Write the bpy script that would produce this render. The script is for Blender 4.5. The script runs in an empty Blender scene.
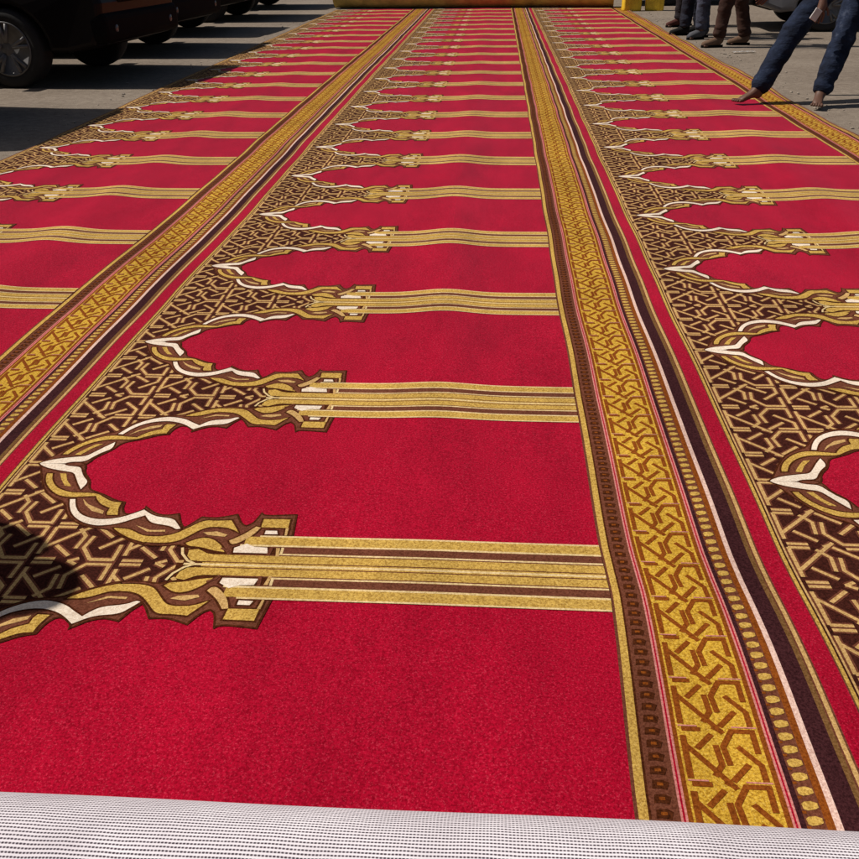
import bpy, bmesh, math, random
import numpy as np
from mathutils import Vector, Matrix
from mathutils.geometry import tessellate_polygon
random.seed(7)
S = bpy.context.scene
COL = S.collection

# ------------------------------------------------------------------ materials
def new_mat(name):
    m = bpy.data.materials.new(name); m.use_nodes = True
    nt = m.node_tree; b = nt.nodes['Principled BSDF']
    return m, nt, b
def N(nt, t, **kw):
    n = nt.nodes.new(t)
    for k, v in kw.items():
        if k in n.inputs: n.inputs[k].default_value = v
        else: setattr(n, k, v)
    return n
def mixc(nt, fac, a, b, blend='MIX'):
    n = nt.nodes.new('ShaderNodeMix'); n.data_type = 'RGBA'; n.blend_type = blend
    for i, v in ((0, fac), (6, a), (7, b)):
        if hasattr(v, 'is_linked'): nt.links.new(v, n.inputs[i])
        else: n.inputs[i].default_value = v
    return n.outputs[2]
def ramp(nt, src, stops):
    r = nt.nodes.new('ShaderNodeValToRGB')
    while len(r.color_ramp.elements) < len(stops): r.color_ramp.elements.new(0.5)
    for e, (p, c) in zip(r.color_ramp.elements, stops):
        e.position = p; e.color = c if len(c) == 4 else (*c, 1)
    nt.links.new(src, r.inputs[0]); return r.outputs[0]
def noise(nt, scale, detail=2, rough=.5, vec=None):
    n = N(nt, 'ShaderNodeTexNoise'); n.inputs['Scale'].default_value = scale
    n.inputs['Detail'].default_value = detail; n.inputs['Roughness'].default_value = rough
    if vec is None:
        tc = nt.nodes.new('ShaderNodeTexCoord'); vec = tc.outputs['Object']
    nt.links.new(vec, n.inputs['Vector']); return n.outputs[0]
def c4(c): return (*c, 1)

def pile(name, dark, light, fleck, fl_amt=.35, sheen=.25, tint=(1, .75, .75)):
    """cut-pile wool: tuft-sized flecks, yarn streaks, worn patches, fibre sheen"""
    m, nt, b = new_mat(name)
    tc = nt.nodes.new('ShaderNodeTexCoord')
    n1 = noise(nt, 190, 4, .75, tc.outputs['Object'])
    f1 = ramp(nt, n1, [(.38, (0, 0, 0)), (.60, (1, 1, 1))])
    col = mixc(nt, f1, c4(dark), c4(light))
    n2 = noise(nt, 300, 1, .5, tc.outputs['Object'])
    f2 = ramp(nt, n2, [(.58, (0, 0, 0)), (.74, (fl_amt,)*3)])
    col = mixc(nt, f2, col, c4(fleck))
    mp = N(nt, 'ShaderNodeMapping'); mp.inputs['Scale'].default_value = (1.4, .5, 1)
    nt.links.new(tc.outputs['Object'], mp.inputs['Vector'])
    n3 = noise(nt, 3.0, 6, .68, mp.outputs[0])
    f3 = ramp(nt, n3, [(.3, (.74, .74, .74)), (.68, (1.12, 1.12, 1.12))])
    col = mixc(nt, 1.0, col, f3, 'MULTIPLY')
    nt.links.new(col, b.inputs['Base Color'])
    b.inputs['Roughness'].default_value = .95
    b.inputs['Specular IOR Level'].default_value = .03
    b.inputs['Sheen Weight'].default_value = sheen
    b.inputs['Sheen Roughness'].default_value = .3
    b.inputs['Sheen Tint'].default_value = c4(tint)
    bp = N(nt, 'ShaderNodeBump'); bp.inputs['Strength'].default_value = .55; bp.inputs['Distance'].default_value = .003
    nt.links.new(n1, bp.inputs['Height']); nt.links.new(bp.outputs[0], b.inputs['Normal'])
    return m
PM = {  # pile colours
 'R': pile('pile_crimson', (.22, .0008, .010), (.42, .004, .026), (.66, .055, .10), .45, .33, (1, .45, .68)),
 'D': pile('pile_maroon_black', (.020, .005, .003), (.062, .015, .010), (.13, .035, .028), .2, .06),
 'T': pile('pile_tan', (.36, .20, .065), (.62, .39, .15), (.80, .57, .30), .35, .12, (1, .74, .62)),
 'N': pile('pile_brown', (.085, .024, .012), (.17, .055, .030), (.28, .12, .07), .25, .05),
 'X': pile('pile_dark_brown', (.030, .007, .002), (.085, .022, .007), (.15, .05, .02), .2, .03),
 'G': pile('pile_gold', (.30, .16, .028), (.63, .40, .090), (.82, .60, .22), .4, .18, (1, .72, .62)),
 'Y': pile('pile_deep_gold', (.30, .14, .010), (.66, .40, .045), (.84, .62, .17), .5, .16, (1, .72, .62)),
 'A': pile('pile_amber_brown', (.13, .028, .004), (.26, .068, .009), (.42, .17, .04), .2, .05),
 'W': pile('pile_cream', (.62, .48, .36), (.84, .72, .58), (.9, .85, .75), .3, .06),
 'V': pile('pile_blush', (.50, .30, .24), (.76, .54, .45), (.85, .7, .6), .3, .06),
 'P': pile('pile_pink_line', (.40, .12, .10), (.62, .25, .22), (.8, .45, .4), .3, .06),
 'K': pile('pile_plum_black', (.020, .005, .006), (.055, .016, .018), (.13, .045, .045), .15, .06),
 'O': pile('pile_olive_brown', (.10, .045, .012), (.20, .10, .035), (.33, .2, .09), .25, .05),
 'L': pile('pile_pale_gold', (.52, .36, .15), (.78, .59, .31), (.88, .75, .52), .3, .18, (1, .74, .66)),
}
PK = list(PM)

def solid(name, col, rough=.5, metal=0, var=.25, scale=6, bump=0, bscale=60, spec=.5, coat=0):
    m, nt, b = new_mat(name)
    tc = nt.nodes.new('ShaderNodeTexCoord')
    n = noise(nt, scale, 4, .6, tc.outputs['Object'])
    f = ramp(nt, n, [(.3, (1-var,)*3), (.7, (1+var*.4,)*3)])
    nt.links.new(mixc(nt, 1.0, c4(col), f, 'MULTIPLY'), b.inputs['Base Color'])
    b.inputs['Roughness'].default_value = rough; b.inputs['Metallic'].default_value = metal
    b.inputs['Specular IOR Level'].default_value = spec; b.inputs['Coat Weight'].default_value = coat
    if bump:
        bp = N(nt, 'ShaderNodeBump'); bp.inputs['Strength'].default_value = bump; bp.inputs['Distance'].default_value = .01
        nt.links.new(noise(nt, bscale, 3, .6, tc.outputs['Object']), bp.inputs['Height'])
        nt.links.new(bp.outputs[0], b.inputs['Normal'])
    return m

# ------------------------------------------------------------------ object helpers
def tag(o, label=None, cat=None, group=None, kind=None):
    if label: o['label'] = label
    if cat: o['category'] = cat
    if group: o['group'] = group
    if kind: o['kind'] = kind
    return o
def empty(name, loc=(0, 0, 0), rz=0):
    o = bpy.data.objects.new(name, None); COL.objects.link(o)
    o.location = loc; o.rotation_euler = (0, 0, rz); o.empty_display_size = .1
    return o
def link(name, me, mats, parent=None, smooth=False):
    o = bpy.data.objects.new(name, me); COL.objects.link(o)
    for m in (mats if isinstance(mats, (list, tuple)) else [mats]): me.materials.append(m)
    if smooth:
        me.polygons.foreach_set('use_smooth', [True]*len(me.polygons))
    if parent: o.parent = parent
    return o
def bmobj(name, bm, mats, parent=None, smooth=False):
    me = bpy.data.meshes.new(name); bmesh.ops.recalc_face_normals(bm, faces=bm.faces); bm.to_mesh(me); bm.free()
    return link(name, me, mats, parent, smooth)
def copy_tree(o, parent=None):
    c = o.copy(); COL.objects.link(c)
    if parent: c.parent = parent
    for ch in list(o.children): copy_tree(ch, c)
    return c
def box(bm, c, s, bev=0, seg=2, rot=None):
    r = bmesh.ops.create_cube(bm, size=1); vs = r['verts']
    bmesh.ops.scale(bm, vec=s, verts=vs)
    if bev:
        es = list({e for v in vs for e in v.link_edges})
        q = bmesh.ops.bevel(bm, geom=es, offset=bev, segments=seg, affect='EDGES', profile=.5)
        vs = list({v for f in q['faces'] for v in f.verts} | {v for v in vs if v.is_valid})
    if rot is not None: bmesh.ops.rotate(bm, cent=(0, 0, 0), matrix=rot, verts=vs)
    bmesh.ops.translate(bm, vec=c, verts=vs)
def lathe(bm, prof, axis='Y', seg=32, c=(0, 0, 0), ry=None):
    """revolve (radius, along) pairs round an axis through c"""
    rings = []
    for r, a in prof:
        ring = []
        for i in range(seg):
            t = 2*math.pi*i/seg
            p = {'Y': (r*math.cos(t), a, r*math.sin(t)), 'Z': (r*math.cos(t), r*math.sin(t), a), 'X': (a, r*math.cos(t), r*math.sin(t))}[axis]
            ring.append(bm.verts.new((c[0]+p[0], c[1]+p[1], c[2]+p[2])))
        rings.append(ring)
    for A, B in zip(rings, rings[1:]):
        for i in range(seg):
            bm.faces.new((A[i], A[(i+1) % seg], B[(i+1) % seg], B[i]))
    for ring, r in ((rings[0], prof[0][0]), (rings[-1], prof[-1][0])):
        if r > 1e-5: bm.faces.new(ring)
def tube(bm, pts, rad, seg=8):
    pts = [Vector(p) for p in pts]; rings = []
    for i, p in enumerate(pts):
        d = (pts[min(i+1, len(pts)-1)] - pts[max(i-1, 0)]).normalized()
        a = d.cross(Vector((0, 0, 1)) if abs(d.z) < .9 else Vector((1, 0, 0))).normalized(); b = d.cross(a)
        r = rad[i] if isinstance(rad, (list, tuple)) else rad
        rings.append([bm.verts.new(p + (a*math.cos(2*math.pi*k/seg) + b*math.sin(2*math.pi*k/seg))*r) for k in range(seg)])
    for A, B in zip(rings, rings[1:]):
        for k in range(seg): bm.faces.new((A[k], A[(k+1) % seg], B[(k+1) % seg], B[k]))
    bm.faces.new(rings[0]); bm.faces.new(rings[-1])

# ------------------------------------------------------------------ camera, sun, sky
cam = bpy.data.cameras.new('camera'); co = bpy.data.objects.new('camera', cam); COL.objects.link(co)
fw = Vector((-0.065898, 0.875103, -0.479429)); rt = Vector((0.997626, 0.067409, -0.014084)); up = Vector((-0.019993, 0.479219, 0.877468))
M = Matrix((rt, up, -fw)).transposed().to_4x4(); M.translation = (0, 0, 1.2); co.matrix_world = M
cam.sensor_width = 36; cam.lens = 36*900/859; cam.clip_start = .05; cam.clip_end = 3000
S.camera = co
SUN_EL = math.radians(50); sh = Vector((.995, -.10))     # direction the shadows fall
sun = bpy.data.lights.new('sun', 'SUN'); sun.energy = 5.0; sun.angle = math.radians(.5); sun.color = (1, .94, .86)
so = bpy.data.objects.new('sun', sun); COL.objects.link(so)
sd = Vector((sh.x*math.cos(SUN_EL), sh.y*math.cos(SUN_EL), -math.sin(SUN_EL)))
so.rotation_euler = sd.to_track_quat('-Z', 'Y').to_euler(); so.location = (-6, 2, 8)
w = bpy.data.worlds.new('World'); S.world = w; w.use_nodes = True
sky = w.node_tree.nodes.new('ShaderNodeTexSky'); sky.sky_type = 'NISHITA'; sky.sun_disc = False
sky.sun_elevation = SUN_EL; sky.sun_rotation = math.atan2(-sh.x, -sh.y); sky.dust_density = 2.5
bg = w.node_tree.nodes['Background']; bg.inputs[1].default_value = .05
w.node_tree.links.new(sky.outputs[0], bg.inputs[0])
S.view_settings.view_transform = 'Standard'; S.view_settings.look = 'None'
S.view_settings.exposure = -.07; S.view_settings.gamma = 1; S.view_settings.use_curve_mapping = False

# ------------------------------------------------------------------ ground
def ground():
    m, nt, b = new_mat('dusty_asphalt')
    tc = nt.nodes.new('ShaderNodeTexCoord')
    a = ramp(nt, noise(nt, .9, 6, .65, tc.outputs['Object']), [(.3, (.19, .150, .115)), (.7, (.27, .222, .175))])
    g = ramp(nt, noise(nt, 150, 2, .6, tc.outputs['Object']), [(.35, (.62, .62, .62)), (.68, (1.2, 1.2, 1.2))])
    col = mixc(nt, 1.0, a, g, 'MULTIPLY')
    st = ramp(nt, noise(nt, .35, 3, .5, tc.outputs['Object']), [(.56, (0, 0, 0)), (.72, (.45, .45, .45))])
    col = mixc(nt, st, col, (.10, .078, .062, 1))
    sp_ = ramp(nt, noise(nt, 14, 5, .75, tc.outputs['Object']), [(.35, (.72, .70, .68)), (.62, (1.08, 1.08, 1.08))])
    col = mixc(nt, 1.0, col, sp_, 'MULTIPLY')
    sp2 = ramp(nt, noise(nt, 38, 2, .5, tc.outputs['Object']), [(.66, (0, 0, 0)), (.72, (.5, .5, .5))])
    col = mixc(nt, sp2, col, (.42, .36, .29, 1))
    nt.links.new(col, b.inputs['Base Color']); b.inputs['Roughness'].default_value = .9
    b.inputs['Specular IOR Level'].default_value = .2
    bp = N(nt, 'ShaderNodeBump'); bp.inputs['Strength'].default_value = .5; bp.inputs['Distance'].default_value = .006
    nt.links.new(noise(nt, 120, 3, .6, tc.outputs['Object']), bp.inputs['Height']); nt.links.new(bp.outputs[0], b.inputs['Normal'])
    bm = bmesh.new()
    xs = [-1500, -60, -20, 0, 20, 60, 1500]; ys = [-1500, -60, -10, 10, 30, 80, 1500]
    g = [[bm.verts.new((x, y, 0)) for x in xs] for y in ys]
    for j in range(6):
        for i in range(6): bm.faces.new((g[j][i], g[j][i+1], g[j+1][i+1], g[j+1][i]))
    tag(bmobj('ground', bm, m), kind='structure')
ground()
FILLS = {
 'w_tip': ('W', [(441, 403), (447, 396), (458, 389), (474, 381), (494, 375), (522, 368), (549, 363), (564, 339), (580, 312), (598, 286), (604, 320), (583, 342), (568, 366), (556, 390), (528, 392), (514, 396), (506, 403)]),
 'g1': ('G', [(482, 356),(485, 339),(499, 309),(523, 280),(554, 256),(585, 250),(620, 255),(648, 258),(654, 246),(674, 222),(702, 208),(701, 189),(706, 179),(731, 180),(722, 207),(721, 232),(698, 234),(671, 251),(646, 271),(585, 270),(557, 278),(530, 295),(507, 325),(496, 355)]),
 'n1': ('G', [(515, 356),(531, 357),(546, 326),(569, 297),(551, 300),(532, 326)]),
 'w2': ('W', [(589, 241),(600, 212),(620, 178),(652, 150),(690, 135),(720, 137),(751, 148),(775, 166),(798, 181),(820, 150),(872, 141),(889, 127),(898, 131),(883, 153),(868, 171),(820, 177),(787, 204),(762, 182),(736, 167),(703, 159),(670, 164),(640, 179),(616, 209),(602, 242)]),
 'n2': ('T', [(620, 245),(643, 221),(692, 195),(694, 182),(662, 194),(635, 220)]),
 'g2': ('G', [(742, 127),(751, 117),(791, 89),(835, 73),(829, 76),(873, 73),(908, 82),(930, 109),(954, 138),(981, 142),(1012, 138),(1037, 121),(1024, 143),(1008, 169),(975, 165),(943, 167),(914, 132),(888, 106),(856, 97),(821, 99),(803, 110),(778, 125)]),
 'n3': ('T', [(789, 140),(829, 122),(865, 124),(866, 117),(825, 115)]),
 'g3': ('G', [(927, 76),(955, 98),(981, 96),(1009, 72),(1023, 46),(998, 50),(965, 63),(935, 65)]),
 'n4': ('T', [(955, 118),(987, 123),(1014, 111),(1009, 103),(969, 108)]),
 'k_arm': ('T', [(1023, 89),(1051, 114),(1072, 146),(1084, 143),(1074, 115),(1052, 86),(1037, 75),(1028, 78)]),
 'k_box': ('G', [(1083, 177),(1146, 178),(1147, 143),(1084, 144)]),
 'k_w1': ('W', [(1098, 131),(1124, 131),(1128, 118),(1098, 117)]),
 'k_w2': ('W', [(1041, 62),(1066, 79),(1085, 68),(1115, 66),(1120, 45),(1043, 45)]),
 'k_edge': ('T', [(1142, 142),(1149, 143),(1150, 114),(1145, 113)]),
 'k_cross': ('T', [(1135, 66),(1144, 65),(1147, 34),(1140, 34)]),
}
BORDER = [(495, 409),(554, 414),(569, 394),(574, 366),(605, 329),(617, 288),(645, 275),(670, 263),(699, 243),(728, 235),(732, 208),(744, 186),(764, 185),(788, 208),(787, 218),(815, 192),(845, 182),(876, 191),(889, 157),(904, 135),(914, 145),(935, 180),(971, 176),(1016, 194),(1033, 158),(1048, 148),(1063, 160),(1073, 202),(1082, 191),(1156, 199),(1163, 114),(1115, 104),(1131, 35),(1044, 33),(974, 60),(935, 59),(916, 71),(876, 63),(877, 64),(819, 65),(755, 107),(729, 123),(664, 131),(608, 174),(583, 229),(536, 250),(496, 294),(442, 405)]

# ------------------------------------------------------------------ the carpet (motif in millimetres: across the row, along the roll)
X0, Y0, W, P = -1.6071, 1.5374, 1.858, .80644
HALF = P/2
polys = []          # (list of (s, t, z), material key) of ONE repeat of the row
BASE = []
_n = [0]
def lift(layer):
    _n[0] += 1
    return .0004*layer + .000012*(_n[0] % 24)
def add_poly(pts, mat, layer, z=None):
    z = lift(layer) if z is None else z
    tri = tessellate_polygon([[Vector((a, b, 0)) for a, b in pts]])
    for t in tri: polys.append(([(pts[i][0], pts[i][1], z) for i in t], mat))
def add_stroke(pts, wid, mat, layer, closed=False):
    z = lift(layer); q = []
    n = len(pts); d = .03
    P2 = []
    rng = range(n if closed else n-1)
    for i in rng:                                   # short pieces follow the waves of the cloth
        a, b = pts[i], pts[(i+1) % n]; L = math.dist(a, b); k = max(1, int(L/d))
        for j in range(k): P2.append((a[0]+(b[0]-a[0])*j/k, a[1]+(b[1]-a[1])*j/k))
    if not closed: P2.append(pts[-1])
    n = len(P2); le = []; ri = []
    for i in range(n):
        pa = P2[i-1] if (i or closed) else P2[i]; pb = P2[(i+1) % n] if (i < n-1 or closed) else P2[i]
        d1 = Vector((P2[i][0]-pa[0], P2[i][1]-pa[1])); d2 = Vector((pb[0]-P2[i][0], pb[1]-P2[i][1]))
        if d1.length < 1e-7: d1 = d2.copy()
        if d2.length < 1e-7: d2 = d1.copy()
        d1.normalize(); d2.normalize(); t = d1+d2
        if t.length < .3: t = d1
        t.normalize(); nn = Vector((-t.y, t.x)); c = max(.55, abs(t.dot(d1)))
        h = wid/2/c
        le.append((P2[i][0]+nn.x*h, P2[i][1]+nn.y*h, z)); ri.append((P2[i][0]-nn.x*h, P2[i][1]-nn.y*h, z))
    for i in range(n if closed else n-1):
        j = (i+1) % n
        polys.append(([ri[i], ri[j], le[j], le[i]], mat))
def mm(pts, flip=False):
    return [(a*.001, (-b if flip else b)*.001) for a, b in pts]
def smooth_loop(pts, it=1):
    """round the loop where it bends gently, keep its sharp cusps"""
    for _ in range(it):
        o = []; n = len(pts)
        for i in range(n):
            a, p, b = (Vector(pts[i-1]), Vector(pts[i]), Vector(pts[(i+1) % n]))
            u, v = (p-a), (b-p)
            if u.length and v.length and u.angle(v) < 1.12: o += [tuple(p.lerp(a, .25)), tuple(p.lerp(b, .25))]
            else: o.append(tuple(p))
        pts = o
    return pts
# columns of the woven ground: (from, to, colour)
PROFILE = [(0, .014, 'G'), (.014, .018, 'X'), (.018, .055, 'N'), (.055, .058, 'N'), (.058, .0615, 'P'), (.0615, .0645, 'R'), (.0645, .068, 'P'), (.068, .075, 'A'),
 (.075, .204, 'Y'), (.204, .2125, 'A'), (.2125, .216, 'P'), (.216, .219, 'R'), (.219, .2225, 'P'), (.2225, .231, 'K'), (.231, .259, 'N'), (.259, .271, 'A'), (.271, .2815, 'V'),
 (.2815, .315, 'K'), (.315, .325, 'O'), (.325, .3285, 'N'), (.3285, .337, 'T'), (.337, .341, 'N'), (.341, .383, 'R'), (.383, .3865, 'N'), (.3865, .394, 'G'), (.394, .398, 'D'), (.398, .4025, 'T')]
EDGE = [(.4025, HALF), (.470, HALF), (.480, .36), (.505, .315), (.545, .275), (.590, .25), (.605, .205), (.625, .18), (.664, .15), (.729, .137), (.757, .12), (.82, .085), (.877, .078), (.92, .085), (.945, .078), (1.0, .062), (1.0001, 0), (W-.006, 0), (W, 0)]
def edge(s):
    for (a, h), (b, k) in zip(EDGE, EDGE[1:]):
        if a <= s <= b: return h + (k-h)*(s-a)/max(b-a, 1e-9)
    return 0
def base_quad(s0, s1, lo0, hi0, lo1, hi1, mat):
    n = max(1, round(max(hi0-lo0, hi1-lo1)/.05))
    for j in range(n):
        u, v = j/n, (j+1)/n
        BASE.append(([(s0, lo0+(hi0-lo0)*u, 0), (s1, lo1+(hi1-lo1)*u, 0), (s1, lo1+(hi1-lo1)*v, 0), (s0, lo0+(hi0-lo0)*v, 0)], mat))
for a, b, m in PROFILE:
    k = max(1, math.ceil((b-a)/.045))
    for i in range(k): base_quad(a+(b-a)*i/k, a+(b-a)*(i+1)/k, -HALF, HALF, -HALF, HALF, m)
cuts = [.4025, W-.006, W, 1.0, 1.0001] + [e[0] for e in EDGE]
x = .43
while x < W-.03: cuts.append(x); x += .03
cuts = sorted(set(round(c, 5) for c in cuts))
for a, b in zip(cuts, cuts[1:]):
    ha, hb = edge(a+1e-7), edge(b-1e-7)
    if a >= W-.0061: base_quad(a, b, -HALF, HALF, -HALF, HALF, 'N')
    elif ha > .001 and hb > .001:
        base_quad(a, b, -ha, ha, -hb, hb, 'D')
        if ha < HALF-.001 or hb < HALF-.001:
            base_quad(a, b, ha, HALF, hb, HALF, 'R'); base_quad(a, b, -HALF, -ha, -HALF, -hb, 'R')
    else: base_quad(a, b, -HALF, HALF, -HALF, HALF, 'R')
UNIT = [[(8, -7), (55, -7)], [(8, 7), (55, 7)], [(133, 7), (184, 7)], [(109, -95), (102, -50), (132, -9), (184, -9), (184, -64)], [(8, -46), (68, -106), (110, -150)], [(36, -57), (80, -19)],
        [(84, -46), (89, -94), (66, -122)], [(105, -133), (154, -91)], [(138, -48), (183, -92), (183, -130)], [(86, 1), (108, -11)], [(8, -24), (8, -128)]]
add_poly([(.93, -.056), (1.148, -.075), (1.148, .075), (.93, .056)], 'X', 2.4)
# strapwork of the spandrels
def clipped(pts, over):
    """the pieces of a stroke that lie inside the spandrel"""
    P2 = []
    for a, b in zip(pts, pts[1:]):
        k = max(1, int(math.dist(a, b)/.006))
        P2 += [(a[0]+(b[0]-a[0])*i/k, a[1]+(b[1]-a[1])*i/k) for i in range(k)]
    P2.append(pts[-1]); run = []; out = []
    for q in P2:
        ok = .4035 < q[0] < .945 and abs(q[1]) < edge(q[0])+over
        if ok: run.append(q)
        if not ok or q is P2[-1]:
            if len(run) > 2:
                keep = [run[0]]                          # drop the helper points again, keep the bends
                for i in range(1, len(run)-1):
                    u = Vector(run[i])-Vector(run[i-1]); v = Vector(run[i+1])-Vector(run[i])
                    if u.angle(v, 0) > .15: keep.append(run[i])
                out.append(keep+[run[-1]])
            run = []
    return out
for j in range(3):
    for k in range(4):
        for sg in (1, -1):
            for l in UNIT:
                pts = [((a+403+197*j)*.001, sg*(b*.001-k*P/6)) for a, b in l]
                if sg < 0 and k == 0 and l[0][1] in (7, -7) and len(l) == 2: continue
                for c in clipped(pts, .012):
                    add_stroke(c, .018, 'N', 1); add_stroke(c, .0088, 'T', 2)
# arch borders, the far half traced and the near half its mirror
for fl in (False, True):
    bo = smooth_loop(mm(BORDER, fl), 3); add_poly(bo, 'N', 3); add_stroke(bo, .005, 'X', 3.2, True)
    for k, (m, pts) in FILLS.items():
        q = mm(pts, fl)
        if len(q) > 6: q = smooth_loop(q, 3)
        if k[0] != 'n': add_stroke(q, .0095, 'X', 3.6, True)
    for k, (m, pts) in FILLS.items():
        q = mm(pts, fl)
        if len(q) > 6: q = smooth_loop(q, 3)
        add_poly(q, m, 4.6 if k[0] != 'n' else 4.8)
    sg = -1 if fl else 1
    # the engaged columns: gold bars with cream threads
    for lo, hi, m, s0 in ((.106, .1115, 'L', 1.090), (.076, .106, 'G', 1.060), (.070, .076, 'L', 1.052), (.0665, .070, 'N', 1.12), (.045, .0665, 'N', 1.150), (.0395, .045, 'L', 1.144), (.036, .0395, 'N', 1.06), (.011, .036, 'G', .972), (.0075, .011, 'N', .99), (.0035, .0075, 'G', .985), (0, .0035, 'L', .945)):
        add_stroke([(s0, sg*(lo+hi)/2), (W-.006, sg*(lo+hi)/2)], hi-lo+.0004, m, 4.0)
    add_stroke([(.925, sg*.058), (.932, sg*.035), (.95, sg*.012), (.968, sg*.002)], .006, 'L', 5)
    add_poly([(.942, sg*.050), (.962, sg*.055), (.985, sg*.040), (1.0, sg*.0365), (.985, sg*.0125), (.958, sg*.0125), (.945, sg*.028)], 'G', 4.4)
    add_stroke([(1.150, sg*.040), (1.150, sg*.067)], .006, 'L', 5.2)
    add_stroke([(1.122, sg*.036), (1.125, sg*.068)], .008, 'N', 5.2)
    add_stroke([(1.012, sg*.060), (1.028, sg*.050), (1.036, sg*.036)], .006, 'N', 5.2)
NB = 7
for i in range(NB):                                     # strapwork of the gold band
    t0 = HALF - i*P/NB
    for l in UNIT:
        if l[0][1] == 7: continue
        add_stroke([(min(.078+a*.00063, .203), t0+b*.001*115.2/134.4) for a, b in l], .0098, 'A', 1.2)
    for a, b in ((.078, .108), (.163, .202)): add_stroke([(a, t0+.001), (b, t0+.001)], .0028, 'P', 2)
ND = 29
for i in range(ND):
    t = -HALF + (i+.5)*P/ND
    add_poly([(.2345, t-.007), (.240, t-.0095), (.250, t-.007), (.2565, t-.0035), (.2565, t+.005), (.248, t+.0085), (.238, t+.007), (.2335, t+.003)], 'G', 1.2)
    add_poly([(.231, t-.0155), (.237, t-.0155), (.237, t-.0105), (.231, t-.0105)], 'A', 1.2)
    add_poly([(.0245, t-.009), (.034, t-.008), (.046, t-.010), (.050, t+.004), (.040, t+.009), (.026, t+.007)], 'X', 1.2)
    add_poly([(.032, t-.003), (.041, t-.003), (.041, t+.003), (.032, t+.003)], 'A', 2.0)

# wander of the woven lines and the waves of the cloth
WK = {0: ([1.2, 2.6, 3.25, 3.92, 5.11, 6.6, 8.6, 12, 19], [0, 0, -.006, .008, .006, -.006, -.016, -.008, 0]),
      1: ([.6, .95, 1.18, 1.48, 1.65, 2.26, 3.22, 3.99, 8.51, 19], [-.008, -.008, 0, .008, .003, .006, -.003, -.001, .006, .006]),
      2: ([1, 6.6, 7.69, 8.63, 12, 19], [0, 0, -.004, .014, -.01, -.02])}
def wander(x, y):
    u = np.clip((x-X0)/W, -.8, 2.2)
    d = [np.interp(y, *WK[k]) for k in (0, 1, 2)]
    a = np.where(u < 1, d[0]+(d[1]-d[0])*np.clip(u, 0, 1), d[1]+(d[2]-d[1])*np.clip(u-1, 0, 1))
    near = np.clip((1.5-y)/.5, 0, 1)*np.interp(x-(X0+W), [-.3, 0, .1, .3, .6, 1.0], [0, 0, .010, .024, .020, 0])   # the border is pulled outwards towards the roll
    return a + near + .0014*np.sin(5.1*y+1.3*x) + .0012*np.sin(9.3*y+.7+2*x)
def height(x, y):
    z = np.full_like(x, .010)
    for k in (-1, 0, 1):
        amp = np.interp(y, [1.2, 1.9, 2.5, 3.5, 5, 8, 12, 19], [0, .002, .011, .017, .015, .010, .006, .004])*(1, 1, .8)[k+1]
        cx = X0+k*W+1.43+.03*np.sin(.9*y+k)
        z = z + amp*np.exp(-((x-cx)/.12)**2)
    z = z + .0018*np.sin(2.3*x+1.7*y) + .0009*np.sin(4.3*y-2.9*x+1) + .0006*np.sin(7.7*y+1.2*x)
    bend = np.interp(y, [.6, 1.1, 1.5, 2.2, 19], [0, .003, .007, .002, .001])
    z = z + bend*np.exp(-((x-(X0+W+.30))/.10)**2)*np.sin(6*y)**2
    edge_r = np.exp(-((x-2.38)/.05)**2)*.012*(.5+.5*np.sin(2.1*y+1)+.3*np.sin(5.3*y))     # the free edge lifts here and there
    return np.maximum(z+edge_r, .004)
def build_cloth():
    V = []; F = []; MI = []
    def tile(plist, lo, hi):
        out = []
        for pts, m in plist:
            c = sum(p[0] for p in pts)/len(pts)
            if lo <= c <= hi: out.append((pts, m))
        return out
    rows = range(-1, 22)
    verts = []; loops = []; sizes = []; mats = []
    base = 0
    for strip, lo, hi in ((-1, .384, W), (0, 0, W), (1, 0, W), (2, 0, .2595)):
        t = tile(BASE + polys, lo, hi)
        tv = np.array([p for pts, m in t for p in pts]); ns = np.array([len(pts) for pts, m in t]); mi = np.array([PK.index(m) for pts, m in t])
        for r in rows:
            x = tv[:, 0]+X0+strip*W; y = tv[:, 1]+Y0+r*P
            verts.append(np.stack([x+wander(x, y), y, height(x, y)+tv[:, 2]], 1))
            loops.append(np.arange(len(tv))+base); sizes.append(ns); mats.append(mi); base += len(tv)
    verts = np.concatenate(verts); loops = np.concatenate(loops); sizes = np.concatenate(sizes); mats = np.concatenate(mats)
    me = bpy.data.meshes.new('woven_pile')
    me.vertices.add(len(verts)); me.vertices.foreach_set('co', verts.astype(np.float32).ravel())
    me.loops.add(len(loops)); me.loops.foreach_set('vertex_index', loops.astype(np.int32))
    me.polygons.add(len(sizes)); st = np.concatenate([[0], np.cumsum(sizes)[:-1]])
    me.polygons.foreach_set('loop_start', st.astype(np.int32))
    for k in PK: me.materials.append(PM[k])
    me.polygons.foreach_set('material_index', mats.astype(np.int32))
    me.update(calc_edges=True); me.validate()
    bm = bmesh.new(); bm.from_mesh(me)
    fl = [f for f in bm.faces if f.normal.z < 0]
    bmesh.ops.reverse_faces(bm, faces=fl); bm.to_mesh(me); bm.free()
    return me
carpet = empty('prayer_carpet', (0, 6, 0))
tag(carpet, 'long crimson prayer carpet with gold arch rows unrolled over the tarmac', 'carpet')
me = build_cloth(); o = bpy.data.objects.new('woven_pile', me); COL.objects.link(o); o.parent = carpet; o.location = (0, -6, 0)
YF = Y0 + 21.5*P; YN = Y0 - 1.5*P
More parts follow.
